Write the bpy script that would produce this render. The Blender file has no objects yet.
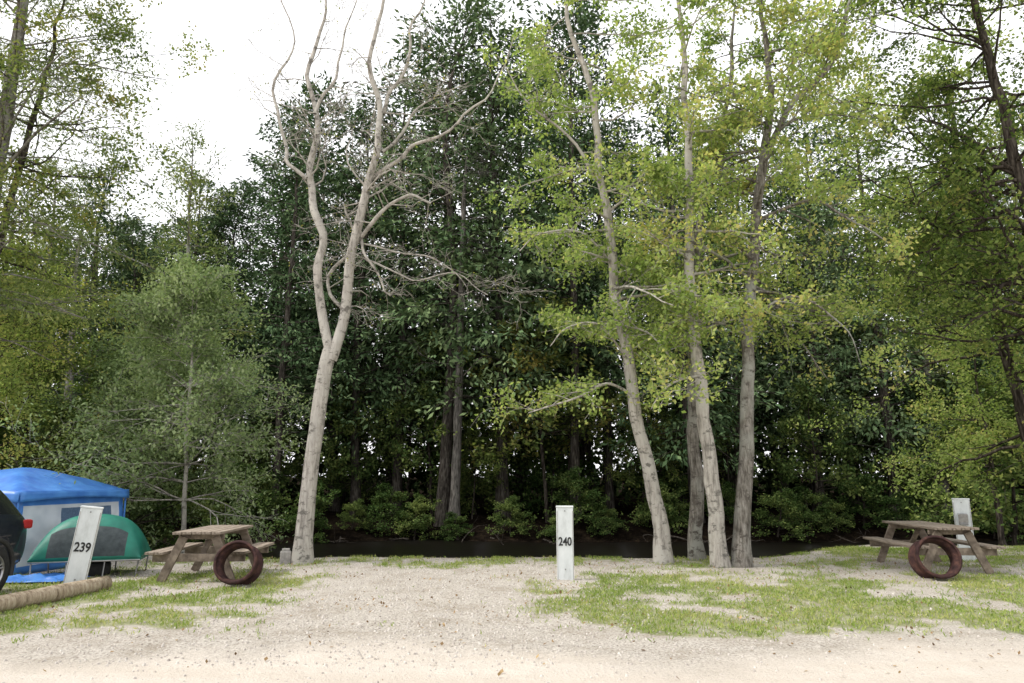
import bpy, math, random
import numpy as np
from mathutils import Vector, Matrix, noise as mn

random.seed(7); RNG=np.random.default_rng(7)
scene=bpy.context.scene
COL=scene.collection

# ------------------------------------------------------------------ materials
def nt(name):
    m=bpy.data.materials.new(name); m.use_nodes=True
    n=m.node_tree; n.nodes.clear()
    out=n.nodes.new('ShaderNodeOutputMaterial')
    return m,n,out
def ramp(n,fac,stops):
    r=n.nodes.new('ShaderNodeValToRGB'); e=r.color_ramp.elements
    e[0].position=stops[0][0]; e[0].color=(*stops[0][1],1)
    e[1].position=stops[-1][0]; e[1].color=(*stops[-1][1],1)
    for p,c in stops[1:-1]:
        x=e.new(p); x.color=(*c,1)
    n.links.new(fac,r.inputs['Fac']); return r.outputs['Color']
def noise_tex(n,scale,detail=5,rough=.6,stretch=(1,1,1),coord='Object'):
    tc=n.nodes.new('ShaderNodeTexCoord'); mp=n.nodes.new('ShaderNodeMapping')
    mp.inputs['Scale'].default_value=stretch
    n.links.new(tc.outputs[coord],mp.inputs['Vector'])
    t=n.nodes.new('ShaderNodeTexNoise'); t.inputs['Scale'].default_value=scale
    t.inputs['Detail'].default_value=detail; t.inputs['Roughness'].default_value=rough
    n.links.new(mp.outputs['Vector'],t.inputs['Vector'])
    return t.outputs['Fac']
def mixc(n,f,a,b,mode='MIX'):
    m=n.nodes.new('ShaderNodeMix'); m.data_type='RGBA'; m.blend_type=mode
    for s,v in ((m.inputs[0],f),(m.inputs[6],a),(m.inputs[7],b)):
        if isinstance(v,bpy.types.NodeSocket): n.links.new(v,s)
        elif isinstance(v,(int,float)): s.default_value=v
        else: s.default_value=(*v,1)
    return m.outputs[2]
def math_(n,op,a,b=0.0):
    m=n.nodes.new('ShaderNodeMath'); m.operation=op
    for s,v in ((m.inputs[0],a),(m.inputs[1],b)):
        if isinstance(v,bpy.types.NodeSocket): n.links.new(v,s)
        else: s.default_value=v
    return m.outputs[0]
def bump(n,h,strength,dist):
    b=n.nodes.new('ShaderNodeBump'); b.inputs['Strength'].default_value=strength
    b.inputs['Distance'].default_value=dist; n.links.new(h,b.inputs['Height']); return b.outputs['Normal']
def surf_mat(name,stops,scale=8,rough=.8,stretch=(1,1,1),bs=.4,bd=.01,metal=0,spec=.3,detail=6):
    m,n,out=nt(name)
    f=noise_tex(n,scale,detail,.65,stretch)
    p=n.nodes.new('ShaderNodeBsdfPrincipled')
    n.links.new(ramp(n,f,stops),p.inputs['Base Color'])
    p.inputs['Roughness'].default_value=rough; p.inputs['Metallic'].default_value=metal
    p.inputs['Specular IOR Level'].default_value=spec
    if bs: n.links.new(bump(n,f,bs,bd),p.inputs['Normal'])
    n.links.new(p.outputs[0],out.inputs[0]); return m
def bark_mat(name,dark,mid,light,scale=6,lich=None,bd=.03,spots=None,cheap=False):
    m,n,out=nt(name)
    f=noise_tex(n,scale,2 if cheap else 5,.7,(3,3,.5))
    c=ramp(n,f,[(.32,dark),(.5,mid),(.68,light)])
    if lich:
        f2=noise_tex(n,1.3,3,.6,(1,1,.7)); c=mixc(n,ramp(n,f2,[(.48,(0,0,0)),(.62,(1,1,1))]),c,lich)
    if spots:
        f3=noise_tex(n,5,5,.7,(1,1,1.6)); c=mixc(n,ramp(n,f3,[(.53,(0,0,0)),(.62,(1,1,1))]),c,spots)
    p=n.nodes.new('ShaderNodeBsdfDiffuse'); n.links.new(c,p.inputs['Color'])
    if not cheap: n.links.new(bump(n,f,.8,bd),p.inputs['Normal'])
    n.links.new(p.outputs[0],out.inputs[0]); return m
def leaf_mat(name,stops,trans=.4):
    m,n,out=nt(name)
    a=n.nodes.new('ShaderNodeAttribute'); a.attribute_name='lv'
    oi=n.nodes.new('ShaderNodeObjectInfo')
    s=math_(n,'ADD',a.outputs['Fac'],math_(n,'MULTIPLY',math_(n,'SUBTRACT',oi.outputs['Random'],.5),.3))
    c=ramp(n,s,stops)
    d=n.nodes.new('ShaderNodeBsdfDiffuse'); n.links.new(c,d.inputs['Color'])
    if trans<=0:
        n.links.new(d.outputs[0],out.inputs[0]); return m
    t=n.nodes.new('ShaderNodeBsdfTranslucent')
    n.links.new(mixc(n,1.0,c,(1.35,1.5,.85),'MULTIPLY'),t.inputs['Color'])
    mx=n.nodes.new('ShaderNodeMixShader'); mx.inputs[0].default_value=trans
    n.links.new(d.outputs[0],mx.inputs[1]); n.links.new(t.outputs[0],mx.inputs[2])
    n.links.new(mx.outputs[0],out.inputs[0]); return m

BARK_PALE=bark_mat('bark_pale',(.17,.155,.135),(.36,.335,.30),(.50,.47,.42),5,(.42,.40,.36),.02,(.15,.14,.125))
BARK_GREY=bark_mat('bark_grey',(.055,.048,.04),(.17,.155,.135),(.33,.31,.28),7,(.28,.28,.25),.03,(.09,.08,.07))
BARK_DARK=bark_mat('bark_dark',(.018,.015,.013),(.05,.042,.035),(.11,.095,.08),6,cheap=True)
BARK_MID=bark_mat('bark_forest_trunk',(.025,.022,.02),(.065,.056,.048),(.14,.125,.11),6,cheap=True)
BARK_DEAD=bark_mat('bark_dead',(.05,.045,.04),(.13,.12,.11),(.24,.22,.2),6,cheap=True)
LEAF_YEL=leaf_mat('leaf_yellow_green',[(.15,(.11,.165,.045)),(.45,(.24,.31,.10)),(.68,(.36,.41,.15)),(.95,(.50,.43,.17))],.45)
LEAF_OAK=leaf_mat('leaf_olive',[(.15,(.05,.085,.025)),(.45,(.12,.165,.05)),(.7,(.22,.25,.08)),(.97,(.34,.27,.09))],.4)
LEAF_CEDAR=leaf_mat('needles_cedar',[(.15,(.045,.08,.038)),(.5,(.10,.16,.075)),(.85,(.20,.265,.125))],0)
LEAF_PINE=leaf_mat('needles_pine',[(.15,(.07,.10,.035)),(.5,(.16,.2,.075)),(.9,(.28,.29,.11))],.25)
LEAF_LIGHT=leaf_mat('leaf_soft_green',[(.15,(.11,.16,.08)),(.5,(.24,.31,.155)),(.9,(.39,.45,.25))],.35)
LEAF_SHRUB=leaf_mat('leaf_understory',[(.15,(.03,.06,.018)),(.5,(.09,.14,.045)),(.9,(.23,.27,.085))],.2)
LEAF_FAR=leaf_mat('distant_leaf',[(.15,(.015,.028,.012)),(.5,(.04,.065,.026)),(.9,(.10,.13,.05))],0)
GRASS_M=leaf_mat('grass_blades',[(.1,(.11,.17,.035)),(.5,(.23,.31,.075)),(.9,(.44,.42,.18))],.2)
LITTER_M=leaf_mat('fallen_leaves',[(.1,(.10,.06,.03)),(.5,(.25,.17,.09)),(.9,(.42,.31,.16))],0)
WOOD=surf_mat('weathered_wood',[(.3,(.10,.078,.06)),(.5,(.24,.195,.155)),(.7,(.40,.34,.28))],7,.85,(4,.35,4),.5,.006)
WOODX=surf_mat('weathered_wood_frame',[(.3,(.09,.07,.055)),(.5,(.20,.16,.125)),(.7,(.34,.28,.22))],7,.85,(1,4,1),.5,.006)
RUST=surf_mat('rusty_steel',[(.3,(.02,.012,.012)),(.5,(.05,.026,.025)),(.72,(.12,.06,.045))],9,.85,(1,1,1),.4,.004,spec=.15)
WHITEP=surf_mat('white_painted_post',[(.3,(.46,.48,.47)),(.5,(.64,.67,.67)),(.7,(.74,.76,.76))],5,.55,(1,1,.4),.1,.002)
BLACKP=surf_mat('black_numeral_paint',[(.3,(.015,.015,.015)),(.7,(.03,.03,.03))],20,.6,bs=0)
CONC=surf_mat('concrete',[(.3,(.22,.21,.2)),(.7,(.42,.40,.37))],14,.9)
BLUE=surf_mat('blue_tent_fabric',[(.3,(.035,.13,.44)),(.7,(.08,.25,.62))],2.5,.4,bs=.5,bd=.03,detail=2)
TWHITE=surf_mat('pale_tent_fabric',[(.3,(.42,.47,.55)),(.7,(.6,.64,.7))],2.5,.6,bs=.5,bd=.03,detail=2)
TMESH=surf_mat('tent_mesh_window',[(.3,(.05,.09,.16)),(.7,(.12,.18,.28))],30,.8,bs=0)
TEAL=surf_mat('green_tent_fabric',[(.3,(.008,.10,.075)),(.7,(.018,.18,.13))],3,.5,bs=.5,bd=.03,detail=2)
GMESH=surf_mat('grey_mesh_panel',[(.3,(.03,.04,.045)),(.7,(.065,.08,.085))],12,.8,bs=0)
METAL=surf_mat('grey_metal',[(.3,(.2,.2,.2)),(.7,(.35,.35,.35))],12,.4,metal=.8,bs=0)
DARKM=surf_mat('black_rubber',[(.3,(.012,.012,.012)),(.7,(.03,.03,.03))],12,.75)
LOGM=bark_mat('log_bark',(.16,.12,.085),(.36,.29,.21),(.5,.43,.33),6)

# ------------------------------------------------------------------ mesh tools
def mesh_obj(name,me,parent=None,loc=None,rot=None):
    o=bpy.data.objects.new(name,me); COL.objects.link(o)
    if parent: o.parent=parent
    if loc: o.location=loc
    if rot: o.rotation_euler=rot
    return o
def empty(name,loc=(0,0,0),rot=(0,0,0)):
    o=bpy.data.objects.new(name,None); COL.objects.link(o); o.location=loc; o.rotation_euler=rot
    o.empty_display_size=.3; return o
class MB:
    def __init__(s): s.v=[]; s.f=[]
    def tube(s,pts,rad,sides=6,cap=True):
        n=len(pts); base=len(s.v); prev=None
        for i in range(n):
            d=(pts[min(i+1,n-1)]-pts[max(i-1,0)]).normalized()
            a=Vector((1,0,0)) if abs(d.x)<.8 else Vector((0,1,0))
            if prev is not None: a=prev
            u=(a-d*a.dot(d)).normalized(); prev=u; w=d.cross(u)
            r=rad[i]
            for k in range(sides):
                t=2*math.pi*k/sides
                s.v.append(pts[i]+(u*math.cos(t)+w*math.sin(t))*r)
        for i in range(n-1):
            for k in range(sides):
                a=base+i*sides+k; b=base+i*sides+(k+1)%sides
                s.f.append((a,b,b+sides,a+sides))
def leaf_arrays(pos,l,w,rng,dirs=None,up=.6,spread=1.0):
    N=len(pos); pos=np.asarray(pos,float)
    a=rng.normal(size=(N,3))
    if dirs is not None: a=a*spread+np.asarray(dirs)
    a/=np.linalg.norm(a,axis=1,keepdims=True)+1e-9
    nrm=rng.normal(size=(N,3)); nrm[:,2]+=up*2
    b=np.cross(a,nrm); b/=np.linalg.norm(b,axis=1,keepdims=True)+1e-9
    L=l*rng.uniform(.6,1.3,(N,1)); W=w*rng.uniform(.6,1.3,(N,1))
    v=np.stack([pos,pos+a*L*.45+b*W*.5,pos+a*L,pos+a*L*.45-b*W*.5],axis=1).reshape(-1,3)
    return v
def make_mesh(name,mb,leafv,mats,rng,smooth=True):
    tv=np.array([tuple(v) for v in mb.v],float).reshape(-1,3) if mb else np.zeros((0,3))
    tf=np.array(mb.f,int).reshape(-1,4) if mb else np.zeros((0,4),int)
    lvn=len(leafv) if leafv is not None else 0
    allv=np.vstack([tv,leafv]) if lvn else tv
    lf=(np.arange(lvn)+len(tv)).reshape(-1,4)
    allf=np.vstack([tf,lf]) if lvn else tf
    me=bpy.data.meshes.new(name)
    me.vertices.add(len(allv)); me.vertices.foreach_set('co',allv.astype(np.float32).ravel())
    me.loops.add(len(allf)*4); me.loops.foreach_set('vertex_index',allf.astype(np.int32).ravel())
    me.polygons.add(len(allf)); me.polygons.foreach_set('loop_start',(np.arange(len(allf))*4).astype(np.int32))
    me.polygons.foreach_set('loop_total',np.full(len(allf),4,np.int32))
    for m in mats: me.materials.append(m)
    mi=np.zeros(len(allf),np.int32); mi[len(tf):]=len(mats)-1
    me.polygons.foreach_set('material_index',mi)
    sm=np.zeros(len(allf),bool); sm[:len(tf)]=True
    me.polygons.foreach_set('use_smooth',sm)
    at=me.attributes.new('lv','FLOAT','POINT')
    vals=np.full(len(allv),.5,np.float32)
    if lvn:
        q=leafv[::4]; x,y,z=q[:,0],q[:,1],q[:,2]
        cl=.5+.13*(np.sin(1.9*x+1.3*y+.7*z)+np.sin(2.3*y-1.6*z+1)+np.sin(2.1*z+1.7*x+2)+.6*np.sin(4.3*x-3.7*z+5.1*y))
        vals[len(tv):]=np.repeat(rng.uniform(0,1,lvn//4)*.5+np.clip(cl,0,1)*.52,4)
    at.data.foreach_set('value',vals)
    me.update(calc_edges=True); me.validate()
    return me
def V(*a): return Vector(a)
def rv(): return Vector((random.gauss(0,1),random.gauss(0,1),random.gauss(0,1)))
def wander(p,d,L,n,jit,grav):
    pts=[p.copy()]; d=d.normalized()
    for i in range(n):
        d=(d+rv()*jit+V(0,0,grav)).normalized(); p=p+d*(L/n); pts.append(p.copy())
    return pts
def grow(mb,segs,p,d,L,r,lvl,nch,jit=.18,grav=0.02,sides=5,ang=(.5,1.0),shrink=(.35,.6)):
    n=max(3,int(L/.3)); n=min(n,9)
    pts=wander(p,d,L,n,jit,grav)
    mb.tube(pts,[max(r*(1-.75*i/n),.003) for i in range(n+1)],sides if lvl>0 else 3)
    if lvl<=1: segs.append(pts)
    if lvl==0: return
    for k in range(nch[lvl]):
        t=random.uniform(.2,1.0)*n; i=min(int(t),n-1)
        q=pts[i].lerp(pts[i+1],t-i); dd=(pts[i+1]-pts[i]).normalized()
        side=rv(); side=(side-dd*side.dot(dd)).normalized(); side.z*=.6
        a=random.uniform(*ang); nd=dd*math.cos(a)+side*math.sin(a)
        grow(mb,segs,q,nd,L*random.uniform(*shrink),r*(1-.7*t/n)*.55,lvl-1,nch,jit,grav,max(3,sides-1),ang,shrink)
def seg_points(segs,per,jit,rng):
    out=[];
    for pts in segs:
        P=np.array([tuple(p) for p in pts]); n=len(P)-1
        t=rng.uniform(.15,1,per)*n; i=np.minimum(t.astype(int),n-1); f=(t-i)[:,None]
        out.append(P[i]*(1-f)+P[i+1]*f+rng.normal(scale=jit,size=(per,3)))
    return np.vstack(out) if out else np.zeros((0,3))
def smooth_path(cp,sub=4):
    c=[Vector(p) for p in cp]; c=[c[0]*2-c[1]]+c+[c[-1]*2-c[-2]]; out=[]
    for i in range(1,len(c)-2):
        for k in range(sub):
            t=k/sub; a,b,cc,d=c[i-1],c[i],c[i+1],c[i+2]
            out.append(.5*((2*b)+(cc-a)*t+(2*a-5*b+4*cc-d)*t*t+(3*b-a-3*cc+d)*t**3))
    out.append(c[-2]); return out
def trunk(mb,cp,sides=14,flare=True,wob=.015):
    P=smooth_path(cp,5); pts=[];rad=[]
    for i,p in enumerate(P):
        q=Vector(p[:3]); q+=V(mn.noise(q*1.3),mn.noise(q*1.3+V(9,0,0)),0)*wob*2
        r=max(.003,p[3]*(1+.1*mn.noise(q*2.1)))
        if flare and p[2]<.5: r*=1+.35*max(0,(.5-p[2])/.5)**2
        pts.append(q); rad.append(r)
    if flare: pts[0].z-=.15
    mb.tube(pts,rad,sides); return pts,rad

# ------------------------------------------------------------------ ground
def sstep(a,b,x):
    t=min(1,max(0,(x-a)/(b-a))); return t*t*(3-2*t)
def bank_near(x): return 14.3+2.6*sstep(4.5,9,x)+.25*mn.noise(V(x*.5,3,0))+.6*sstep(-6,-9,x)
def bank_far(x): return 25+1.2*mn.noise(V(x*.15,8,0))
def gz(x,y):
    a=bank_near(x); f=bank_far(x)
    h=.02*mn.noise(V(x*.8,y*.8,0))+.008*mn.noise(V(x*3,y*3,0))
    h-=1.15*sstep(a,a+1.7,y)
    h+=1.05*sstep(f,f+2.6,y)
    if y>f: h+=.3*mn.noise(V(x*.3,y*.3,4))*sstep(f,f+4,y)+.02*max(0,min(y,90)-f-6)*(1 if y>f+6 else 0)
    if y>a and y<f+4: h+=.12*mn.noise(V(x*1.2,y*1.2,7))*sstep(a,a+.8,y)
    return h
def n01(x,y,s,o=0): return .5+.5*(mn.noise(V(x*s,y*s,o))+.5*mn.noise(V(x*s*2.3,y*s*2.3,o+5)))/1.2
def grass_m(x,y):
    n=n01(x,y,.75,1); n2=n01(x,y,2.2,2); n3=n01(x,y,6,3)
    r=sstep(-.3,1.5,x)*sstep(7.0,8.1,y)*(1-sstep(10.8,12.8,y))*(1.22-.25*sstep(3.5,7,x))
    l=sstep(-2.3,-3.8,x)*sstep(7.0,7.9,y)*(1-sstep(10.5,14,y))*.9
    b=sstep(5,8,x)*sstep(13,14.5,y)*1.2
    c=.6*sstep(11.8,13.5,y)
    m=max(r,l,b,c)
    v=m*(.3+.9*sstep(.36,.6,n))*(.3+.9*sstep(.29,.66,n2))*(.5+.75*n3)
    if x>-2.5 and x<-.2 and y<12.5: v*=.15
    return min(1,max(0,v*1.35+ .12*sstep(6.2,7.5,y)*sstep(.58,.72,n2)))
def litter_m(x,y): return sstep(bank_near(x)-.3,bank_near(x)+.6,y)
def axis(lo,hi,fa,fb,st):
    a=list(np.arange(fa,fb+1e-6,st)); s=st; x=fa
    while x>lo: s*=1.35; x-=s; a.insert(0,max(x,lo))
    s=st; x=fb
    while x<hi: s*=1.28; x+=s; a.append(min(x,hi))
    return a
xs=axis(-500,500,-13,13,.12); ys=axis(-60,700,2.5,19,.12)
gv=[];gc=[]
for y in ys:
    for x in xs:
        gv.append((x,y,gz(x,y)))
        gc.append((grass_m(x,y) if y<20 else 0, litter_m(x,y), sstep(7.1,6.1,y+.8*mn.noise(V(x*.35,0,0))+.3*mn.noise(V(x*1.5,y,0))),1))
nx=len(xs); gf=[(j*nx+i,j*nx+i+1,(j+1)*nx+i+1,(j+1)*nx+i) for j in range(len(ys)-1) for i in range(nx-1)]
me=bpy.data.meshes.new('ground'); me.from_pydata(gv,[],gf)
ca=me.color_attributes.new('zones','FLOAT_COLOR','POINT'); ca.data.foreach_set('color',np.array(gc,np.float32).ravel())
for p in me.polygons: p.use_smooth=True
GM,n,out=nt('sandy_ground')
at=n.nodes.new('ShaderNodeAttribute'); at.attribute_name='zones'
sp=n.nodes.new('ShaderNodeSeparateColor'); n.links.new(at.outputs['Color'],sp.inputs[0])
big=noise_tex(n,.55,5,.65); mid=noise_tex(n,4,6,.7); fine=noise_tex(n,38,5,.75); track=noise_tex(n,1.2,4,.6,(.22,2.2,1))
sand=ramp(n,big,[(.3,(.38,.33,.28)),(.5,(.52,.465,.405)),(.7,(.62,.565,.505))])
sand=mixc(n,.65,sand,ramp(n,mid,[(.3,(.36,.315,.27)),(.5,(.52,.47,.41)),(.68,(.66,.61,.55))]))
grav=ramp(n,fine,[(.36,(.15,.13,.11)),(.47,(.45,.41,.365)),(.62,(.66,.62,.56))])
gf1=math_(n,'SUBTRACT',.88,math_(n,'MULTIPLY',sp.outputs[2],.65))
base=mixc(n,gf1,sand,grav)
duff=ramp(n,noise_tex(n,1.5,6,.75),[(.46,(0,0,0)),(.66,(1,1,1))])
duffm=math_(n,'MULTIPLY',math_(n,'SUBTRACT',1.0,sp.outputs[2]),.55)
base=mixc(n,math_(n,'MULTIPLY',duffm,duff),base,(.27,.225,.17))
road=mixc(n,.6,base,(.72,.65,.575))
road=mixc(n,ramp(n,track,[(.42,(0,0,0)),(.62,(.4,.4,.4))]),road,(.56,.49,.41))
road_tint=mixc(n,sp.outputs[2],base,road)
gcol=ramp(n,mid,[(.3,(.14,.16,.06)),(.5,(.22,.25,.09)),(.7,(.36,.36,.18))])
gm=math_(n,'MULTIPLY',sp.outputs[0],1.25)
gmask=ramp(n,math_(n,'ADD',math_(n,'SUBTRACT',gm,.5),math_(n,'MULTIPLY',fine,.85)),[(.3,(0,0,0)),(.72,(1,1,1))])
c=mixc(n,math_(n,'MULTIPLY',gmask,.7),road_tint,gcol)
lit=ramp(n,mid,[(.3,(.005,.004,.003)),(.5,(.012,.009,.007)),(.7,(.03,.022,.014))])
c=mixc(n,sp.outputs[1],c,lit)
p=n.nodes.new('ShaderNodeBsdfDiffuse'); n.links.new(c,p.inputs['Color'])
hh=math_(n,'ADD',math_(n,'MULTIPLY',fine,.5),mid)
n.links.new(bump(n,hh,1.0,.05),p.inputs['Normal']); n.links.new(p.outputs[0],out.inputs[0])
me.materials.append(GM); mesh_obj('ground',me)

# creek water
me=bpy.data.meshes.new('creek_water')
me.from_pydata([(-120,13,-.74),(120,13,-.74),(120,30,-.74),(-120,30,-.74)],[],[(0,1,2,3)])
WM,n,out=nt('dark_creek_water'); p=n.nodes.new('ShaderNodeBsdfPrincipled')
p.inputs['Base Color'].default_value=(.006,.005,.004,1); p.inputs['Roughness'].default_value=.3
p.inputs['Specular IOR Level'].default_value=.04
n.links.new(bump(n,noise_tex(n,3,4,.6),.25,.03),p.inputs['Normal']); n.links.new(p.outputs[0],out.inputs[0])
me.materials.append(WM); mesh_obj('creek_water',me)

def scatter(nn,xr,yr,fn):
    P=[]
    for _ in range(nn):
        x=random.uniform(*xr); y=random.uniform(*yr)
        if random.random()<fn(x,y): P.append((x,y,gz(x,y)))
    return np.array(P)
G=scatter(95000,(-9,12),(6.2,16.5),lambda x,y: grass_m(x,y)**1.6)
rep=np.repeat(G,3,axis=0)+RNG.normal(scale=(.02,.02,0),size=(len(G)*3,3))
d=np.zeros_like(rep); d[:,2]=1.0
lv=leaf_arrays(rep,.055,.011,RNG,d,up=0,spread=.6)
me=make_mesh('grass',None,lv,[GRASS_M],RNG); mesh_obj('grass',me)
F=scatter(20000,(-9,12),(4.5,15),lambda x,y: .05+.6*sstep(.5,.7,n01(x,y,.8,11))*sstep(6.3,8,y))
F[:,2]+=.008
me=make_mesh('fallen_leaves',None,leaf_arrays(F,.045,.03,RNG,None,up=6,spread=1)*1.0,[LITTER_M],RNG); mesh_obj('fallen_leaves',me)
mb=MB()
for _ in range(8000):
    x=random.uniform(-7,9) if random.random()<.4 else random.gauss(-1,1.8); y=random.uniform(4.5,13.5)
    if y<6.3 and random.random()<.7: continue
    s=random.uniform(.006,.02); z=gz(x,y); b=len(mb.v)
    for k in range(4):
        t=k*1.57+random.random(); mb.v.append(V(x+math.cos(t)*s*random.uniform(.7,1.4),y+math.sin(t)*s,z-.004))
    for k in range(4):
        t=k*1.57+random.random()*.5; mb.v.append(V(x+math.cos(t)*s*.5,y+math.sin(t)*s*.5,z+s*.8))
    for k in range(4): mb.f.append((b+k,b+(k+1)%4,b+4+(k+1)%4,b+4+k))
    mb.f.append((b+4,b+5,b+6,b+7))
PEB=surf_mat('pebble_stone',[(.3,(.25,.22,.19)),(.5,(.48,.44,.4)),(.7,(.66,.63,.58))],9,.9,bs=0)
me=make_mesh('gravel',mb,None,[PEB],RNG); me.polygons.foreach_set('use_smooth',np.zeros(len(me.polygons),bool)); mesh_obj('gravel',me)

# ------------------------------------------------------------------ bare tree
def side_branches(mb,segs,pts,rad,zr,count,Lr,lvl,nch,outz=(-.1,.5),dirfn=None,grav=.0,jit=.2,rk=.35):
    idx=[i for i,p in enumerate(pts[:-1]) if zr[0]<p.z<zr[1]]
    for k in range(count):
        i=random.choice(idx); q=pts[i].lerp(pts[i+1],random.random())
        a=random.uniform(0,2*math.pi) if dirfn is None else dirfn(q)
        d=V(math.cos(a),math.sin(a),random.uniform(*outz))
        grow(mb,segs,q,d,random.uniform(*Lr),min(rad[i]*rk,.05),lvl,nch,jit,grav)
mb=MB(); segs=[]
Y=13.5
t0,r0=trunk(mb,[(-3.98,Y,0,.18),(-3.93,Y,1.17,.155),(-3.84,Y,2.5,.145),(-3.74,Y,3.66,.14),(-3.68,Y+.02,4.1,.135)])
tl,rl=trunk(mb,[(-3.70,Y,3.9,.1),(-3.90,Y,5.3,.09),(-4.02,Y+.1,6.6,.085),(-4.30,Y+.2,7.9,.075),(-4.28,Y+.3,9.3,.06),(-4.58,Y+.4,10.7,.045),(-4.3,Y+.6,12.2,.03),(-4.5,Y+.7,13.5,.012)],10,False,.06)
tr,rr=trunk(mb,[(-3.66,Y,3.9,.12),(-3.40,Y,4.9,.105),(-3.22,Y-.1,6.4,.095),(-2.95,Y-.15,7.9,.08),(-2.88,Y-.1,9.3,.06),(-3.05,Y-.2,10.4,.05),(-2.85,Y-.2,12,.035),(-2.6,Y-.2,13.6,.012)],10,False,.06)
for cp in [
 [(-2.95,Y,7.8,.05),(-2.3,Y-.3,8.3,.04),(-1.5,Y-.5,8.5,.03),(-.6,Y-.6,9.3,.02),(.1,Y-.8,10.6,.01)],
 [(-3.22,Y,6.3,.045),(-2.7,Y-.3,6.9,.04),(-2.1,Y-.4,7.2,.03),(-1.6,Y-.6,7.0,.02)],
 [(-3.4,Y,4.9,.04),(-3.8,Y+.3,5.6,.035),(-3.3,Y+.3,6.4,.03),(-3.5,Y+.4,7.4,.02)],
 [(-4.28,Y,7.8,.045),(-4.9,Y+.1,8.6,.035),(-5.2,Y,9.9,.03),(-5.0,Y+.2,11.2,.02),(-5.4,Y,12.6,.01)],
 [(-4.28,Y,9.3,.04),(-3.9,Y+.2,10.2,.03),(-3.8,Y+.2,11.3,.02),(-3.5,Y+.2,12.6,.01)],
 [(-2.88,Y,9.3,.045),(-2.4,Y,10.2,.035),(-2.2,Y-.2,11.4,.025),(-1.7,Y-.2,12.8,.01)],
 [(-3.15,Y,6.7,.03),(-2.9,Y-.2,5.9,.025),(-2.6,Y-.3,5.3,.02),(-2.3,Y-.4,5.1,.012)],
 [(-3.2,Y,6.4,.022),(-2.4,Y-.2,6.1,.018),(-1.6,Y-.3,5.9,.014),(-.9,Y-.4,5.3,.01)],
 [(-3.0,Y,6.0,.018),(-2.0,Y-.2,5.5,.015),(-1.2,Y-.3,5.6,.012),(-.5,Y-.4,5.1,.008)],
 [(-2.9,Y,8.4,.035),(-2.3,Y+.3,9.2,.03),(-1.8,Y+.4,9.9,.02),(-1.0,Y+.5,10.3,.01)]]:
    P,R=trunk(mb,cp,7,False,.11)
    side_branches(mb,segs,P,R,(0,14),9,(.4,1.3),2,[0,3,4],(-.3,.6),jit=.28,rk=.35)
side_branches(mb,segs,tl,rl,(7,13.5),18,(.6,1.8),2,[0,5,5],(.0,.9),jit=.28,rk=.28)
side_branches(mb,segs,tr,rr,(7,13.5),18,(.6,1.8),2,[0,5,5],(.0,.9),jit=.28,rk=.28)
side_branches(mb,segs,tr,rr,(5,8),5,(.5,1.3),2,[0,4,4],(-.4,.3),jit=.25,rk=.25)
pos=seg_points(segs[::7],3,.08,RNG)
me=make_mesh('bare_tree',mb,leaf_arrays(pos,.05,.03,RNG),[BARK_PALE,LEAF_OAK],RNG); mesh_obj('bare_tree',me)

# ------------------------------------------------------------------ right-hand cluster of leafy trees
def leafy(name,cps,zr,count,Lr,per,leaf,bark,extra=[],dirfn=None,outz=(-.25,.45),size=(.088,.06),up=.5,nch=[0,5,4],grav=-.012,lvl=2,jit=.18,every=1):
    mb=MB(); segs=[]
    for j,cp in enumerate(cps):
        P,R=trunk(mb,cp,14 if j==0 else 9,cp[0][2]<.3,.04)
        side_branches(mb,segs,P,R,zr,count if j==0 else count//2,Lr,lvl,nch,outz,dirfn,grav,jit)
    for cp in extra:
        P,R=trunk(mb,cp,7,False,.05)
        side_branches(mb,segs,P,R,(0,20),9,(.5,1.3),1,[0,5],(-.3,.4),None,grav,jit,.5)
    pos=seg_points(segs[::every],per,.09,RNG)
    me=make_mesh(name,mb,leaf_arrays(pos,size[0],size[1],RNG,up=up),[bark,leaf],RNG)
    return mesh_obj(name,me)
leafy('leafy_tree',[[(2.92,13.5,0,.17),(2.67,13.5,1.53,.14),(2.38,13.45,3.1,.12),(2.22,13.4,4.5,.105),(2.06,13.4,6,.095),(1.86,13.3,7.8,.08),(1.69,13.2,9.6,.065),(1.2,13.1,11.3,.045),(1.1,13,13.4,.015)]],
  (4.3,13.3),38,(.9,2.4),15,LEAF_YEL,BARK_PALE,
  extra=[[(2.36,13.4,3.2,.03),(1.8,13.0,3.35,.025),(1.1,12.7,3.0,.02),(.35,12.5,2.75,.01)],
         [(2.3,13.4,3.8,.025),(1.7,13.0,4.5,.02),(1.1,12.8,4.4,.015),(.7,12.6,4.0,.008)],
         [(2.2,13.4,4.6,.025),(2.7,13.0,4.3,.02),(3.1,12.8,3.6,.012)],
         [(2.1,13.4,5.8,.03),(1.4,13.0,6.4,.02),(.6,12.8,6.3,.015),(.2,12.7,5.9,.01)],
         [(1.9,13.4,7.6,.04),(1.2,13.2,8.6,.03),(.4,13,9.2,.02),(-.3,12.8,10.2,.01)]])
leafy('leafy_tree',[[(3.79,12.95,0,.16),(3.72,12.95,1.53,.135),(3.62,12.95,3.0,.12),(3.53,12.95,5,.1),(3.54,12.95,6.4,.09),(3.59,12.95,8.1,.075),(3.59,12.9,9.9,.06),(3.5,12.8,13.4,.015)]],
  (4.0,13.3),30,(.8,2.1),15,LEAF_YEL,BARK_PALE,
  extra=[[(3.6,12.95,3.5,.025),(3.0,12.5,3.3,.02),(2.5,12.3,2.8,.01)],[(3.55,12.95,4.4,.025),(4.1,12.5,4.9,.02),(4.6,12.2,4.6,.01)]])
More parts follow.
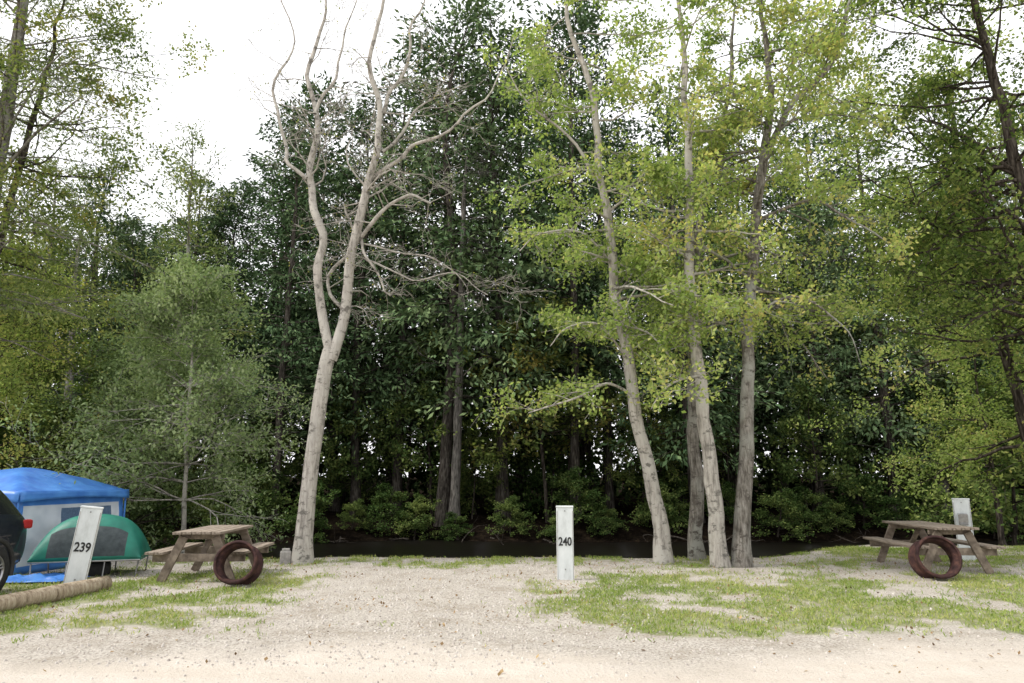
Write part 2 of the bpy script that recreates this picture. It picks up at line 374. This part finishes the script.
leafy('leafy_tree',[[(3.66,14.0,0,.15),(3.70,14,2.1,.125),(3.77,14,4.2,.105),(3.97,14.05,6.4,.085),(4.6,14.1,8.7,.06),(5.1,14.2,11.2,.04),(5.3,14.3,13,.012)]],
  (5,13),24,(.8,2.2),13,LEAF_YEL,BARK_GREY)
leafy('leafy_tree',[[(4.20,12.95,0,.17),(4.30,12.95,1.53,.14),(4.45,12.95,3,.125),(4.61,12.95,4.6,.115),(4.81,12.95,6,.105),(5.05,12.95,7.5,.095),(5.17,12.95,8.2,.085),(5.36,12.9,9.5,.06),(5.3,12.8,11.6,.04),(5.4,12.7,13.4,.012)],
                    [(5.12,12.95,7.9,.07),(5.75,12.9,9.1,.06),(6.75,12.8,10.2,.05),(7.2,12.7,11.6,.035),(7.6,12.6,13,.012)]],
  (3.6,13.3),38,(.9,2.7),14,LEAF_YEL,BARK_GREY,
  extra=[[(4.9,12.9,6.6,.04),(5.8,12.6,6.9,.03),(6.6,12.4,6.4,.02),(7.3,12.2,5.7,.01)],
         [(4.6,12.9,4.6,.03),(5.4,12.7,5.0,.025),(6.2,12.5,4.4,.015),(6.5,12.5,3.6,.008)],
         [(5.4,12.9,9,.03),(4.6,12.6,9.4,.02),(3.9,12.4,9.0,.01)]])
leafy('overhanging_tree',[[(11.9,14.0,0,.22),(11.7,14,3,.18),(11.3,13.9,6,.15),(10.9,13.8,9,.11),(10.5,13.7,12,.07),(10.2,13.6,14.5,.02)]],
  (3.6,14.3),80,(1.6,4.2),17,LEAF_OAK,BARK_DARK,dirfn=lambda q: random.gauss(math.pi,1.2),size=(.10,.065))
leafy('overhanging_tree',[[(13.4,17.5,0,.17),(13.0,17.4,3,.14),(12.6,17.3,6,.12),(12.2,17.2,9,.1),(11.9,17,12.5,.02)]],
  (2.4,12.3),56,(1.4,4.0),17,LEAF_YEL,BARK_DARK,dirfn=lambda q: random.gauss(math.pi,1.2),size=(.105,.07))

# ------------------------------------------------------------------ conifers
def conifer(name,H,r,z0,Lmax,leaf,bark,cl=16,step=.5,droop=-.25,shape=.55,ln=.22,wd=.08,seed=1,nb=6,gap=.12,curve=None,sides=8,cs=(.38,.38,.15),cd=2.0,start=.3,twigs=False):
    random.seed(seed); rng=np.random.default_rng(seed)
    mb=MB(); pos=[];dirs=[]
    cur=curve or [(0,0,0,r),(.1*random.gauss(0,1),.1*random.gauss(0,1),H*.4,r*.75),(.2*random.gauss(0,1),.2*random.gauss(0,1),H*.75,r*.4),(0,0,H,.01)]
    P,R=trunk(mb,cur,sides,True,.04)
    def at(z):
        for i in range(len(P)-1):
            if P[i+1].z>=z: return P[i].lerp(P[i+1],max(0,(z-P[i].z)/(P[i+1].z-P[i].z+1e-6)))
        return P[-1]
    z=z0*.45
    while z<H-.1:
        t=max(0,(z-z0)/(H-z0)); bare=z<z0
        L0=Lmax*(1-t)**shape*(.6+.4*min(1,t*4+.3))*(.75+.5*random.random()) if not bare else Lmax*.4
        for k in range(nb):
            if random.random()<gap or (bare and random.random()<.6): continue
            a=random.uniform(0,6.283); L=L0*random.uniform(.55,1.1)+.15
            q=at(z+random.uniform(-.2,.2)); up=random.uniform(-.1,.35)+t*.7
            n=4; pts=wander(q,V(math.cos(a),math.sin(a),up),L,n,.1,droop*.5)
            mb.tube(pts,[.02*(L/2)*(1-.8*i/n)+.004 for i in range(n+1)],3)
            if bare: continue
            A=np.array([tuple(p) for p in pts]); m=max(2,int(L*cd*1.3))
            tb=rng.uniform(start,1,m)*n; i=np.minimum(tb.astype(int),n-1); f=(tb-i)[:,None]
            c=A[i]*(1-f)+A[i+1]*f
            out=A[i+1]-A[i]; out/=np.linalg.norm(out,axis=1,keepdims=True)
            lat=np.stack([-out[:,1],out[:,0],np.zeros(m)],1)*rng.uniform(-1,1,m)[:,None]*L*.28
            cc=c+lat
            if twigs:
                for g in range(m): mb.tube([Vector(c[g]),Vector(cc[g])],[.008,.004],3)
            sc=(.6+.4*min(1,L/2))
            pp=np.repeat(cc,cl,axis=0); e=rng.normal(size=pp.shape)*np.array(cs)*sc*.62
            dd=np.repeat(out,cl,axis=0)*.5+e/np.array(cs)*.5; dd[:,2]-=.15
            pos.append(pp+e); dirs.append(dd)
        z+=step*random.uniform(.7,1.3)
    pos=np.vstack(pos); dirs=np.vstack(dirs)
    return make_mesh(name,mb,leaf_arrays(pos,ln,wd,rng,dirs,up=.8,spread=.35),[bark,leaf],rng)
def deciduous(name,H,r,crown_z,L,count,leaf,bark,per,size,seed,nch=[0,5,4],outz=(-.2,.5),lean=.3,up=.8,grav=-.01,jl=.1):
    random.seed(seed); rng=np.random.default_rng(seed); mb=MB(); segs=[]
    a=random.uniform(0,6.28); lx,ly=lean*math.cos(a),lean*math.sin(a)
    P,R=trunk(mb,[(0,0,0,r),(lx*.4,ly*.4,H*.3,r*.8),(lx*.6,ly*.9,H*.65,r*.5),(lx,ly,H,.01)],8,True,.05)
    idx=[i for i,p in enumerate(P[:-1]) if p.z>crown_z]
    for k in range(count):
        i=random.choice(idx); t=(P[i].z-crown_z)/(H-crown_z); an=random.uniform(0,6.283)
        LL=L*(1-.65*t)*random.uniform(.5,1.15)
        grow(mb,segs,P[i],V(math.cos(an),math.sin(an),random.uniform(*outz)+t*.6),LL,min(.022,R[i]*.4),2,nch,.16,grav)
    pos=seg_points(segs,per,jl,rng)
    return make_mesh(name,mb,leaf_arrays(pos,size[0],size[1],rng,up=up),[bark,leaf],rng)

cedars=[conifer('cedar_mesh_%d'%i,h,.2,z0,L,LEAF_CEDAR,BARK_MID,cl=13,ln=.25,wd=.1,seed=20+i,gap=g,shape=sh) for i,(h,z0,L,g,sh) in enumerate(
   [(20,4.5,3.5,.06,.38),(18,3,3.4,.1,.36),(21,6.5,3.4,.08,.36),(16,2,3.2,.1,.45)])]
pines=[conifer('pine_mesh_%d'%i,h,.22,z0,L,LEAF_PINE,BARK_GREY,cl=22,seed=40+i,gap=.3,step=.65,droop=-.05,shape=.4,ln=.17,wd=.055,cs=(.3,.3,.14),cd=1.8,start=.4) for i,(h,z0,L) in enumerate([(17,8,2.8),(15,6,2.6)])]
under=[deciduous('understory_mesh_%d'%i,h,.07,cz,L,c,m,BARK_DARK,8,(.17,.11),60+i,lean=.6) for i,(h,cz,L,c,m) in enumerate(
   [(6,1.0,2.2,32,LEAF_SHRUB),(8,2,2.6,34,LEAF_SHRUB),(4,.2,1.9,30,LEAF_SHRUB),(9,3,2.6,34,LEAF_OAK)])]
random.seed(99)
forest=empty('forest')
cnt=[0]
def put(me,x,y,s=1,nm='tree',w=1):
    o=mesh_obj('%s_%03d'%(nm,cnt[0]),me,forest,(x,y,gz(x,y)-.05),(random.gauss(0,.03),random.gauss(0,.035),random.uniform(0,6.28)))
    o.scale=(s*w*random.uniform(.85,1.15),s*w*random.uniform(.9,1.1),s); cnt[0]+=1
def Hlim(x):
    pts=[(-60,14),(-24,14.5),(-17,16),(-13.5,18.5),(-9,21.5),(-5,22),(-2,23.5),(1,22.5),(4,21.5),(8,20),(14,19),(20,19),(60,18)]
    for a,b in zip(pts,pts[1:]):
        if a[0]<=x<=b[0]: return a[1]+(b[1]-a[1])*(x-a[0])/(b[0]-a[0])
    return 16
hts=[20,18,21,16]
x=-33
while x<33:
    y=random.uniform(28,32.5); k=random.choice([0,1,2,0,3,1]); put(cedars[k],x,y,Hlim(x*32/y)/hts[k]*random.uniform(.8,1.08),'cedar'); x+=random.choice([.9,1.8,2.4,3.0,3.4])
x=-34
while x<34:
    y=random.uniform(34,38); k=random.randrange(4)
    put(cedars[k],x,y,Hlim(x*32/y)/hts[k]*random.uniform(.88,1.06),'cedar',1.2); x+=random.uniform(.6,1.4)*3.0
for _ in range(52):
    x=random.uniform(-28,30); y=random.uniform(28,34.5); put(under[random.randrange(4)],x,y,random.uniform(.5,1.15),'shrub')
x=-26
while x<28:
    y=bank_far(x)+random.uniform(1.0,2.6); put(under[2],x,y,random.uniform(.2,.55),'shrub',1.3); x+=random.uniform(.8,2.2)
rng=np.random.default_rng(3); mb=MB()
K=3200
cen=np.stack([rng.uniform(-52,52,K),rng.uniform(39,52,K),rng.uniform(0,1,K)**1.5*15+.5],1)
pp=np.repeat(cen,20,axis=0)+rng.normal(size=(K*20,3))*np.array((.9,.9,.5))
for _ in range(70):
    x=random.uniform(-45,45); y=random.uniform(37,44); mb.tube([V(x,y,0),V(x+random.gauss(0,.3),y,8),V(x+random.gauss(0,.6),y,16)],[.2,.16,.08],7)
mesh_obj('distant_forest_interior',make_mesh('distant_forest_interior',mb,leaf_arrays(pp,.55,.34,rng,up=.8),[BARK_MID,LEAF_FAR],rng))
for x,y,s in [(-24,25.5,1),(-20,28.5,.95),(-17.5,27.3,.9),(-27,27.5,1.1),(18,29,.95),(22,28,1)]:
    put(pines[random.randrange(2)],x,y,s,'pine')

random.seed(5); mb=MB(); segs=[]
P,R=trunk(mb,[(-2.3,28.0,0,.2),(-2.2,28,5,.17),(-2.15,28,9,.14),(-2.1,28,13,.1),(-2.0,28,16,.03)],10,True)
side_branches(mb,segs,P,R,(4,15.5),40,(1.0,3.0),2,[0,5,5],(-.35,.3),None,-.02,.2,.2)
mesh_obj('dead_tree',make_mesh('dead_tree',mb,None,[BARK_DEAD],RNG))
mb=MB(); segs=[]
for _ in range(60):
    x=random.uniform(-8,26); y=bank_far(x)+random.uniform(.2,1.2)
    grow(mb,segs,V(x,y,gz(x,y)+.15),V(random.gauss(0,1),-.5,random.uniform(-.4,.3)),random.uniform(.6,2),.035,1,[0,3],.3,-.06)
mesh_obj('bank_roots',make_mesh('bank_roots',mb,None,[BARK_MID],RNG))

# ------------------------------------------------------------------ left-hand trees
me=conifer('pine_tree',16.5,.22,5.2,3.9,LEAF_PINE,BARK_GREY,cl=30,seed=71,gap=.1,step=.5,droop=-.14,shape=.3,ln=.15,wd=.03,nb=4,sides=14,cs=(.34,.34,.2),cd=3.4,start=.2,twigs=True,
   curve=[(0,0,0,.22),(.05,0,5,.19),(.1,0,11,.14),(.1,0,16.5,.03)])
mesh_obj('pine_tree',me,None,(-12.0,14.8,0),(0,0,2.1))
me=conifer('pine_tree',14,.11,4.5,2.5,LEAF_PINE,BARK_GREY,cl=26,seed=72,gap=.2,step=.5,droop=-.12,shape=.45,ln=.16,wd=.045,nb=4,cs=(.34,.34,.18),cd=2.6)
mesh_obj('pine_tree',me,None,(-10.9,21.5,-.9))
leafy('leafy_tree',[[(-12.9,15.8,0,.13),(-12.7,15.7,4,.11),(-12.2,15.6,8,.08),(-11.6,15.4,11.5,.05),(-11.3,15.3,14.5,.015)]],
  (5.0,14.3),50,(1.4,3.7),14,LEAF_OAK,BARK_DARK,size=(.095,.062),grav=-.03)
me=deciduous('young_tree',6.6,.06,.9,2.6,88,LEAF_LIGHT,BARK_PALE,15,(.1,.058),81,lean=.35,up=2.2,outz=(-.05,.35),grav=-.03,jl=.13)
mesh_obj('young_tree',me,None,(-7.5,16.2,-.1))
me=deciduous('young_tree',5.6,.06,.5,2.4,70,LEAF_LIGHT,BARK_DARK,13,(.1,.06),82,lean=.3,up=2,grav=-.03,jl=.13)
mesh_obj('young_tree',me,None,(-9.9,18,-.6))
me=deciduous('yellow_leaf_tree',7.4,.09,1.2,2.9,56,LEAF_YEL,BARK_DARK,15,(.085,.055),83,lean=.3,jl=.14)
mesh_obj('yellow_leaf_tree',me,None,(-12.8,16.8,0))
me=deciduous('yellow_leaf_tree',7.5,.09,1.4,2.8,52,LEAF_OAK,BARK_DARK,14,(.1,.07),84,lean=.3)
mesh_obj('yellow_leaf_tree',me,None,(-14.0,20,-.5))
me=deciduous('yellow_leaf_tree',6.5,.09,2.0,2.4,36,LEAF_YEL,BARK_DARK,12,(.1,.07),85,lean=.3)
mesh_obj('yellow_leaf_tree',me,None,(14.2,20.5,-.5))
for (x,y,s,k) in [(-12,18.5,.75,0),(-15,18.5,.9,0),(-9,19.2,.6,2),(15.5,22,.9,0),(-17.5,21,1,1),(-10.8,16.6,.5,2)]:
    o=mesh_obj('understory_shrub',under[k],None,(x,y,gz(x,y)),(0,0,x)); o.scale=(s*1.2,s*1.2,s)

# ------------------------------------------------------------------ box helper
def box(name,size,loc,mat,parent,rot=(0,0,0),bev=.006):
    x,y,z=[s/2 for s in size]
    me=bpy.data.meshes.new(name)
    me.from_pydata([(-x,-y,-z),(x,-y,-z),(x,y,-z),(-x,y,-z),(-x,-y,z),(x,-y,z),(x,y,z),(-x,y,z)],[],
      [(0,3,2,1),(4,5,6,7),(0,1,5,4),(1,2,6,5),(2,3,7,6),(3,0,4,7)])
    me.materials.append(mat); o=mesh_obj(name,me,parent,loc,rot)
    if bev: b=o.modifiers.new('b','BEVEL'); b.width=bev; b.segments=2
    return o
def stick(name,a,b,r,mat,parent,sides=8):
    mb=MB(); mb.tube([Vector(a),Vector(b)],[r,r],sides)
    k=len(mb.v)//2
    me=bpy.data.meshes.new(name)
    me.from_pydata([tuple(v) for v in mb.v],[],mb.f+[tuple(range(k))[::-1],tuple(range(k,2*k))])
    me.materials.append(mat); return mesh_obj(name,me,parent)

def picnic_table(loc,L,rz):
    T=empty('picnic_table',loc,(0,0,rz)); random.seed(int(L*100))
    for i in range(5):
        box('top_plank_%d'%i,(.138,L,.04),((i-2)*.149,0,.74+random.uniform(-.003,.003)),WOOD,T,(0,random.uniform(-.01,.01),random.uniform(-.004,.004)))
    for s in (-1,1):
        for j in range(2):
            box('seat_plank_%d%d'%(s,j),(.135,L,.04),(s*(.54+.147*j),0,.44),WOOD,T)
    for e in (-1,1):
        y=e*(L/2-.24)
        box('top_cleat',(.70,.045,.085),(0,y,.674),WOODX,T)
        box('seat_beam',(1.42,.045,.12),(0,y+.047*e,.357),WOODX,T)
        for s in (-1,1):
            a=Vector((s*.24,y,.68)); b=Vector((s*.54,y,.0)); d=a-b
            box('leg',(.13,.045,d.length),((a+b)/2),WOODX,T,(0,math.atan2(d.x,d.z),0)).location.y=y+.094*e
        a=Vector((0,y-.04*e,.33)); b=Vector((0,y-.42*e,.70)); d=b-a
        box('diagonal_brace',(.085,.04,d.length),(a+b)/2,WOODX,T,(-math.atan2(d.y,d.z),0,0))
    return T
picnic_table((-4.93,11.75,0),1.6,math.radians(3))
picnic_table((7.5,12.75,0),1.85,math.radians(-3))

def fire_ring(loc,rot,R=.3):
    prof=[(R,-.16),(R+.022,-.155),(R+.02,-.13),(R-.015,-.12),(R-.035,-.08),(R-.04,.0),(R-.035,.08),(R-.015,.12),(R+.02,.13),(R+.022,.155),(R,.16)]
    n=40; vs=[];fs=[]
    for k in range(n):
        t=2*math.pi*k/n
        for r,y in prof: vs.append((r*math.cos(t),y,r*math.sin(t)))
    m=len(prof)
    for k in range(n):
        for j in range(m-1):
            a=k*m+j; b=((k+1)%n)*m+j; fs.append((a,b,b+1,a+1))
    me=bpy.data.meshes.new('fire_ring'); me.from_pydata(vs,[],fs); me.materials.append(RUST)
    for p in me.polygons: p.use_smooth=True
    o=mesh_obj('fire_ring',me,None,loc,rot); s=o.modifiers.new('s','SOLIDIFY'); s.thickness=.025; s.offset=-1
    return o
fire_ring((-4.12,10.75,.31),(math.radians(-16),0,math.radians(2)),.275)
fire_ring((6.74,11.35,.32),(math.radians(-16),0,math.radians(-8)),.29)

def site_post(loc,num,h=1.15,rz=0,w=.27,lean=0):
    T=empty('site_number_post',loc,(0,lean,rz))
    box('board',(w,.09,h),(0,0,h/2-.05),WHITEP,T,bev=.012)
    box('top_cap',(w+.012,.102,.03),(0,0,h-.036),WHITEP,T,(0,0,0),.008)
    box('groove_strip_1',(.008,.006,h-.1),(-w/2+.012,-.047,h/2-.05),CONC,T,bev=.002)
    box('groove_strip_2',(.008,.006,h-.1),(w/2-.012,-.047,h/2-.05),CONC,T,bev=.002)
    for i,z in enumerate((h-.1,.16)):
        stick('bolt_%d'%i,(0,-.045,z),(0,-.054,z),.011,METAL,T)
    if num:
        cu=bpy.data.curves.new('num','FONT'); cu.body=num; cu.size=.18; cu.extrude=.002; cu.align_x='CENTER'; cu.align_y='CENTER'; cu.offset=.004
        to=bpy.data.objects.new('tmp',cu); COL.objects.link(to); bpy.context.view_layer.update()
        me=bpy.data.meshes.new_from_object(to.evaluated_get(bpy.context.evaluated_depsgraph_get())); bpy.data.objects.remove(to)
        me.materials.clear(); me.materials.append(BLACKP)
        o=mesh_obj('numerals',me,T,(0,-.053,h*.5),(math.pi/2,0,0)); o.scale=(.78,1,1)
    else:
        box('outlet_box',(.15,.07,.22),(0,-.08,h-.42),METAL,T,bev=.008)
        box('outlet_lid',(.16,.02,.16),(0,-.125,h-.4),CONC,T,(.25,0,0),bev=.004)
    return T
site_post((.85,11.35,0),'240',1.16,math.radians(-3),.27)
site_post((-6.27,10.25,0),'239',1.2,math.radians(24),.28,math.radians(6))
site_post((8.9,13.9,0),None,1.2,math.radians(-28),.29)

b=empty('concrete_block',(-4.28,13.45,0)); box('block',(.2,.2,.24),(0,0,.1),CONC,b,(0,0,.3),.02); box('block_cap',(.14,.14,.05),(0,0,.24),CONC,b,(0,0,.3),.01)

mb=MB(); P=wander(V(-6.45,7.3,.1),V(.17,1,0.0),3.1,10,.02,0)
for p in P: p.z=.09
mb.tube(P,[.10+.012*random.random() for _ in P],12)
k=12; me=bpy.data.meshes.new('fallen_log'); me.from_pydata([tuple(v) for v in mb.v],[],mb.f+[tuple(range(k))[::-1],tuple(range(len(mb.v)-k,len(mb.v)))])
me.materials.append(LOGM)
for p in me.polygons: p.use_smooth=len(p.vertices)==4
mesh_obj('fallen_log',me)

# ------------------------------------------------------------------ blue cabin tent
T=empty('camping_tent',(-9.25,13.1,0),(0,0,math.radians(-9)))
def grid_obj(name,N,M,fn,mats,parent,mfn=None,solid=0,smooth=True):
    vs=[fn(-1+2*i/N,-1+2*j/M) for j in range(M+1) for i in range(N+1)]
    fs=[];mi=[]
    for j in range(M):
        for i in range(N):
            a=j*(N+1)+i; fs.append((a,a+1,a+N+2,a+N+1)); mi.append(mfn(-1+2*(i+.5)/N,-1+2*(j+.5)/M) if mfn else 0)
    me=bpy.data.meshes.new(name); me.from_pydata(vs,[],fs)
    for m in mats: me.materials.append(m)
    for p,k in zip(me.polygons,mi): p.material_index=k; p.use_smooth=smooth
    o=mesh_obj(name,me,parent)
    if solid: s=o.modifiers.new('s','SOLIDIFY'); s.thickness=solid
    return o
W=1.22
def roof(s,t):
    m=max(abs(s),abs(t)); e=min(abs(s),abs(t))
    z=1.33+.44*(1-m**1.5)-.09*(1-(e/m)**2 if m>0 else 0)*m**3*(1-m)*4
    z+=.025*mn.noise(V(s*3,t*3,0))
    k=1+.05*m
    return (s*W*k,t*W*k,z)
grid_obj('roof',24,24,roof,[BLUE],T,None,.006)
for q in range(4):
    R=Matrix.Rotation(q*math.pi/2,4,'Z')
    def wall(s,t,R=R):
        z=(t+1)/2*1.31; b=1+.05*(1-(t+1)/2)
        v=R@V(s*W*b,-W*b+.03*mn.noise(V(s*2.5,t*2.5,q)),z); return tuple(v)
    def wm(s,t):
        if abs(s)>.9 or t<-.78: return 0
        if t>.72: return 0
        if -.25<s<.75 and -.55<t<.62: return 2
        return 1
    grid_obj('wall_%d'%q,24,20,wall,[BLUE,TWHITE,TMESH],T,wm,.004)
    def val(s,t,R=R):
        z=1.35-(t+1)/2*(.17-.05*math.cos(s*1.57)); v=R@V(s*(W*1.055+.004),-W*1.055-.006-.01*(t+1),z); return tuple(v)
    grid_obj('valance_%d'%q,20,3,val,[BLUE],T,None,.004)
    c=R@V(-W*1.045,-W*1.045,0); c2=R@V(-W*1.03,-W*1.03,1.33)
    stick('pole_%d'%q,c,c2,.018,BLUE,T)
grid_obj('blue_tarp',26,14,lambda s,t:(-7.45+.6*s+.08*t,11.15+.3*t+.05*s+.05*mn.noise(V(s*2,t*2,1)),.03+.11*max(0,mn.noise(V(s*3,t*4,3))+.35)*(1-max(abs(s),abs(t))**4)),[BLUE],None,None,.004)

# green cot tent
C=empty('green_cot_tent',(-6.98,11.85,0),(0,0,math.radians(18)))
def dome(s,t):
    k=max(0,1-abs(s)**2.8)**.6*max(0,1-abs(t)**2.4)**.6
    return (s*.80,t*.48,.30+.68*k+.008*mn.noise(V(s*4,t*4,0)))
def dome2(s,t):
    tt=math.copysign(1-(1-abs(t))**1.9,t); ss=math.copysign(1-(1-abs(s))**1.7,s)
    return dome(ss,tt)
grid_obj('canopy',44,36,dome2,[TEAL,GMESH],C,lambda s,t: 1 if (-.93<t<-.45 and (.05<abs(s)<.5)) else 0,.004)
box('cot_bed',(1.60,.95,.05),(0,0,.285),TEAL,C,bev=.015)
for sx in (-.76,-.27,.27,.76):
    for sy in (-.42,.42):
        stick('cot_leg',(sx,sy,.27),(sx*.97,sy*1.08,0),.012,METAL,C)
stick('cot_rail_front',(-.79,-.47,.27),(.79,-.47,.27),.014,METAL,C); stick('cot_rail_back',(-.79,.47,.27),(.79,.47,.27),.014,METAL,C)
mb=MB(); pts=[Vector(dome(0,-1+2*i/30))+V(0,0,.008) for i in range(31)]; mb.tube(pts,[.01]*31,6)
mesh_obj('pole_sleeve',make_mesh('pole_sleeve',mb,None,[BLACKP],RNG),C)
box('gear_bag',(.5,.35,.22),(.05,-.1,.11),DARKM,C,(0,0,.2),.05)

# ------------------------------------------------------------------ parked SUV
PAINT,n,out=nt('dark_blue_car_paint'); p=n.nodes.new('ShaderNodeBsdfPrincipled')
n.links.new(ramp(n,noise_tex(n,3),[(.3,(.010,.014,.024)),(.7,(.014,.019,.032))]),p.inputs['Base Color'])
p.inputs['Roughness'].default_value=.35; p.inputs['Coat Weight'].default_value=1; p.inputs['Metallic'].default_value=.3
n.links.new(p.outputs[0],out.inputs[0])
GLASS,n,out=nt('dark_car_glass'); p=n.nodes.new('ShaderNodeBsdfPrincipled')
n.links.new(ramp(n,noise_tex(n,2),[(.3,(.01,.012,.014)),(.7,(.016,.018,.02))]),p.inputs['Base Color']); p.inputs['Roughness'].default_value=.06
n.links.new(p.outputs[0],out.inputs[0])
RED=surf_mat('tail_lamp_red',[(.3,(.25,.01,.012)),(.7,(.35,.02,.02))],12,.2,bs=0)
CHR=surf_mat('alloy_rim',[(.3,(.3,.3,.31)),(.7,(.45,.45,.46))],12,.3,metal=.9,bs=0)
CLAD=surf_mat('black_cladding',[(.3,(.02,.02,.02)),(.7,(.035,.035,.035))],12,.6,bs=0)
CAR=empty('parked_car',(-7.86,8.1,0))
st=[(2.20,.80,.80,.86,.70,.48),(2.16,.92,.98,1.06,.74,.36),(2.0,.97,1.03,1.33,.66,.30),(1.75,1.0,1.04,1.58,.62,.27),(1.3,1.0,1.03,1.665,.64,.26),
    (.5,1.0,1.01,1.69,.66,.26),(-.2,1.0,1.0,1.66,.66,.26),(-.55,1.0,1.0,1.55,.64,.26),(-1.15,1.0,1.0,1.10,.70,.26),(-1.9,.97,.93,1.0,.66,.27),(-2.25,.88,.82,.86,.6,.32),(-2.36,.74,.62,.66,.55,.42)]
vs=[];fs=[];mi=[]
for (y,w,b,rz,rw,lz) in st:
    h=[(0,lz),(.78*w,lz),(.90*w,lz+.08),(.925*w,(lz+b)/2),(.91*w,b-.07),(.875*w,b),(rw+.06 if rz-b>.2 else .84*w,max(b+.03,rz-.16)),(rw-.06,rz-.03),(0,rz)]
    ring=[(x,y,z) for x,z in h]+[(-x,y,z) for x,z in h[-2:0:-1]]
    vs+=ring
m=len(ring)
for i in range(len(st)-1):
    for j in range(m):
        a=i*m+j; b=i*m+(j+1)%m; fs.append((a,b,b+m,a+m)); g=0
        if j in (5,10) and st[i][3]-st[i][2]>.25 and st[i+1][3]-st[i+1][2]>.08: g=1
        if j in (0,15,1,14): g=2
        if (st[i][0]>1.75) and j in (6,9,7,8) and i in (1,2): g=1
        if i==7 and j in (7,8,6,9): g=1
        mi.append(g)
fs.append(tuple(range(m))); mi.append(0); fs.append(tuple(range(len(vs)-m,len(vs)))[::-1]); mi.append(0)
me=bpy.data.meshes.new('body'); me.from_pydata(vs,[],fs)
for mm in (PAINT,GLASS,CLAD): me.materials.append(mm)
for pp,k in zip(me.polygons,mi): pp.material_index=k; pp.use_smooth=True
o=mesh_obj('body',me,CAR); ss=o.modifiers.new('ss','SUBSURF'); ss.levels=2; ss.render_levels=2
def wheel(x,y,side):
    n=36
    def rev(name,prof,mat):
        v=[];f=[];mm=len(prof)
        for k in range(n):
            t=2*math.pi*k/n
            for r,xx in prof: v.append((x+side*xx,y+r*math.cos(t),.35+r*math.sin(t)))
        for k in range(n):
            for j in range(mm-1): f.append((k*mm+j,((k+1)%n)*mm+j,((k+1)%n)*mm+j+1,k*mm+j+1))
        me=bpy.data.meshes.new(name); me.from_pydata(v,[],f); me.materials.append(mat)
        for p in me.polygons: p.use_smooth=True
        mesh_obj(name,me,CAR)
    rev('tyre',[(.235,-.2),(.33,-.2),(.35,-.18),(.352,-.03),(.335,.005),(.25,.012),(.232,0)],DARKM)
    rev('rim',[(.234,-.005),(.222,.006),(.212,-.012),(.205,-.09),(.001,-.09)],CLAD)
    for k in range(5):
        t=2*math.pi*k/5+.3
        for off in (-.13,.13):
            a=V(x-side*.02,y+.05*math.cos(t),.35+.05*math.sin(t)); b=V(x-side*.006,y+.212*math.cos(t+off),.35+.212*math.sin(t+off))
            stick('spoke',a,b,.014,CHR,CAR,6)
    rev('rim_edge',[(.236,.002),(.228,.014),(.214,.008),(.21,-.02)],CHR)
    stick('hub',(x-side*.05,y,.35),(x+side*.002,y,.35),.045,CHR,CAR,16)
    stick('wheel_housing',(x-side*.25,y,.37),(x-side*.028,y,.37),.40,DARKM,CAR,32)
    mb=MB(); pts=[V(x-side*.02,y+.41*math.cos(a),.36+.41*math.sin(a)) for a in np.linspace(-.25,math.pi+.25,25)]
    mb.tube(pts,[.035]*25,8); mesh_obj('arch_cladding',make_mesh('arch',mb,None,[CLAD],RNG),CAR)
for sx in (-1,1):
    for wy in (1.4,-1.45): wheel(sx*.93,wy,sx)
    box('tail_lamp',(.13,.22,.13),(sx*.82,2.05,.93),RED,CAR,(0,0,-sx*.35),.03)
    box('head_lamp',(.3,.2,.12),(sx*.64,-2.2,.78),CHR,CAR,(0,0,-sx*.4),.03)
    box('door_mirror',(.2,.12,.14),(sx*1.0,-.72,1.08),PAINT,CAR,(0,0,0),.04)
box('rear_bumper',(1.5,.12,.2),(0,2.17,.48),CLAD,CAR,bev=.04); box('number_plate',(.5,.02,.14),(0,2.235,.72),WHITEP,CAR)
box('grille',(.9,.05,.2),(0,-2.34,.6),CLAD,CAR,bev=.02)

# ------------------------------------------------------------------ light, sky, camera
w=bpy.data.worlds.new('World'); scene.world=w; w.use_nodes=True; n=w.node_tree
bg=n.nodes['Background']; sky=n.nodes.new('ShaderNodeTexSky'); sky.sky_type='NISHITA'; sky.sun_disc=False
EL=math.radians(50); AZ=math.radians(-95)
sky.sun_elevation=EL; sky.sun_rotation=AZ; sky.dust_density=4; sky.air_density=1.5
hs=n.nodes.new('ShaderNodeHueSaturation'); hs.inputs['Saturation'].default_value=.3
n.links.new(sky.outputs[0],hs.inputs['Color'])
mx=n.nodes.new('ShaderNodeMix'); mx.data_type='RGBA'; mx.inputs[0].default_value=.7
n.links.new(hs.outputs[0],mx.inputs[6]); mx.inputs[7].default_value=(13,13,13.2,1)
n.links.new(mx.outputs[2],bg.inputs['Color']); bg.inputs['Strength'].default_value=.15
L=bpy.data.lights.new('sun','SUN'); L.energy=3.4; L.angle=math.radians(10); L.color=(1,.95,.87)
so=bpy.data.objects.new('sun',L); COL.objects.link(so)
dirv=Vector((math.sin(AZ)*math.cos(EL),math.cos(AZ)*math.cos(EL),math.sin(EL)))
so.rotation_euler=dirv.to_track_quat('Z','Y').to_euler(); so.location=dirv*50
cam=bpy.data.cameras.new('camera'); cam.lens=24; cam.sensor_width=36; cam.clip_end=2000
co=bpy.data.objects.new('camera',cam); COL.objects.link(co); co.location=(0,0,1.6); co.rotation_euler=(math.radians(90+11.2),0,0)
scene.camera=co
scene.view_settings.view_transform='Standard'; scene.view_settings.look='None'; scene.view_settings.exposure=0
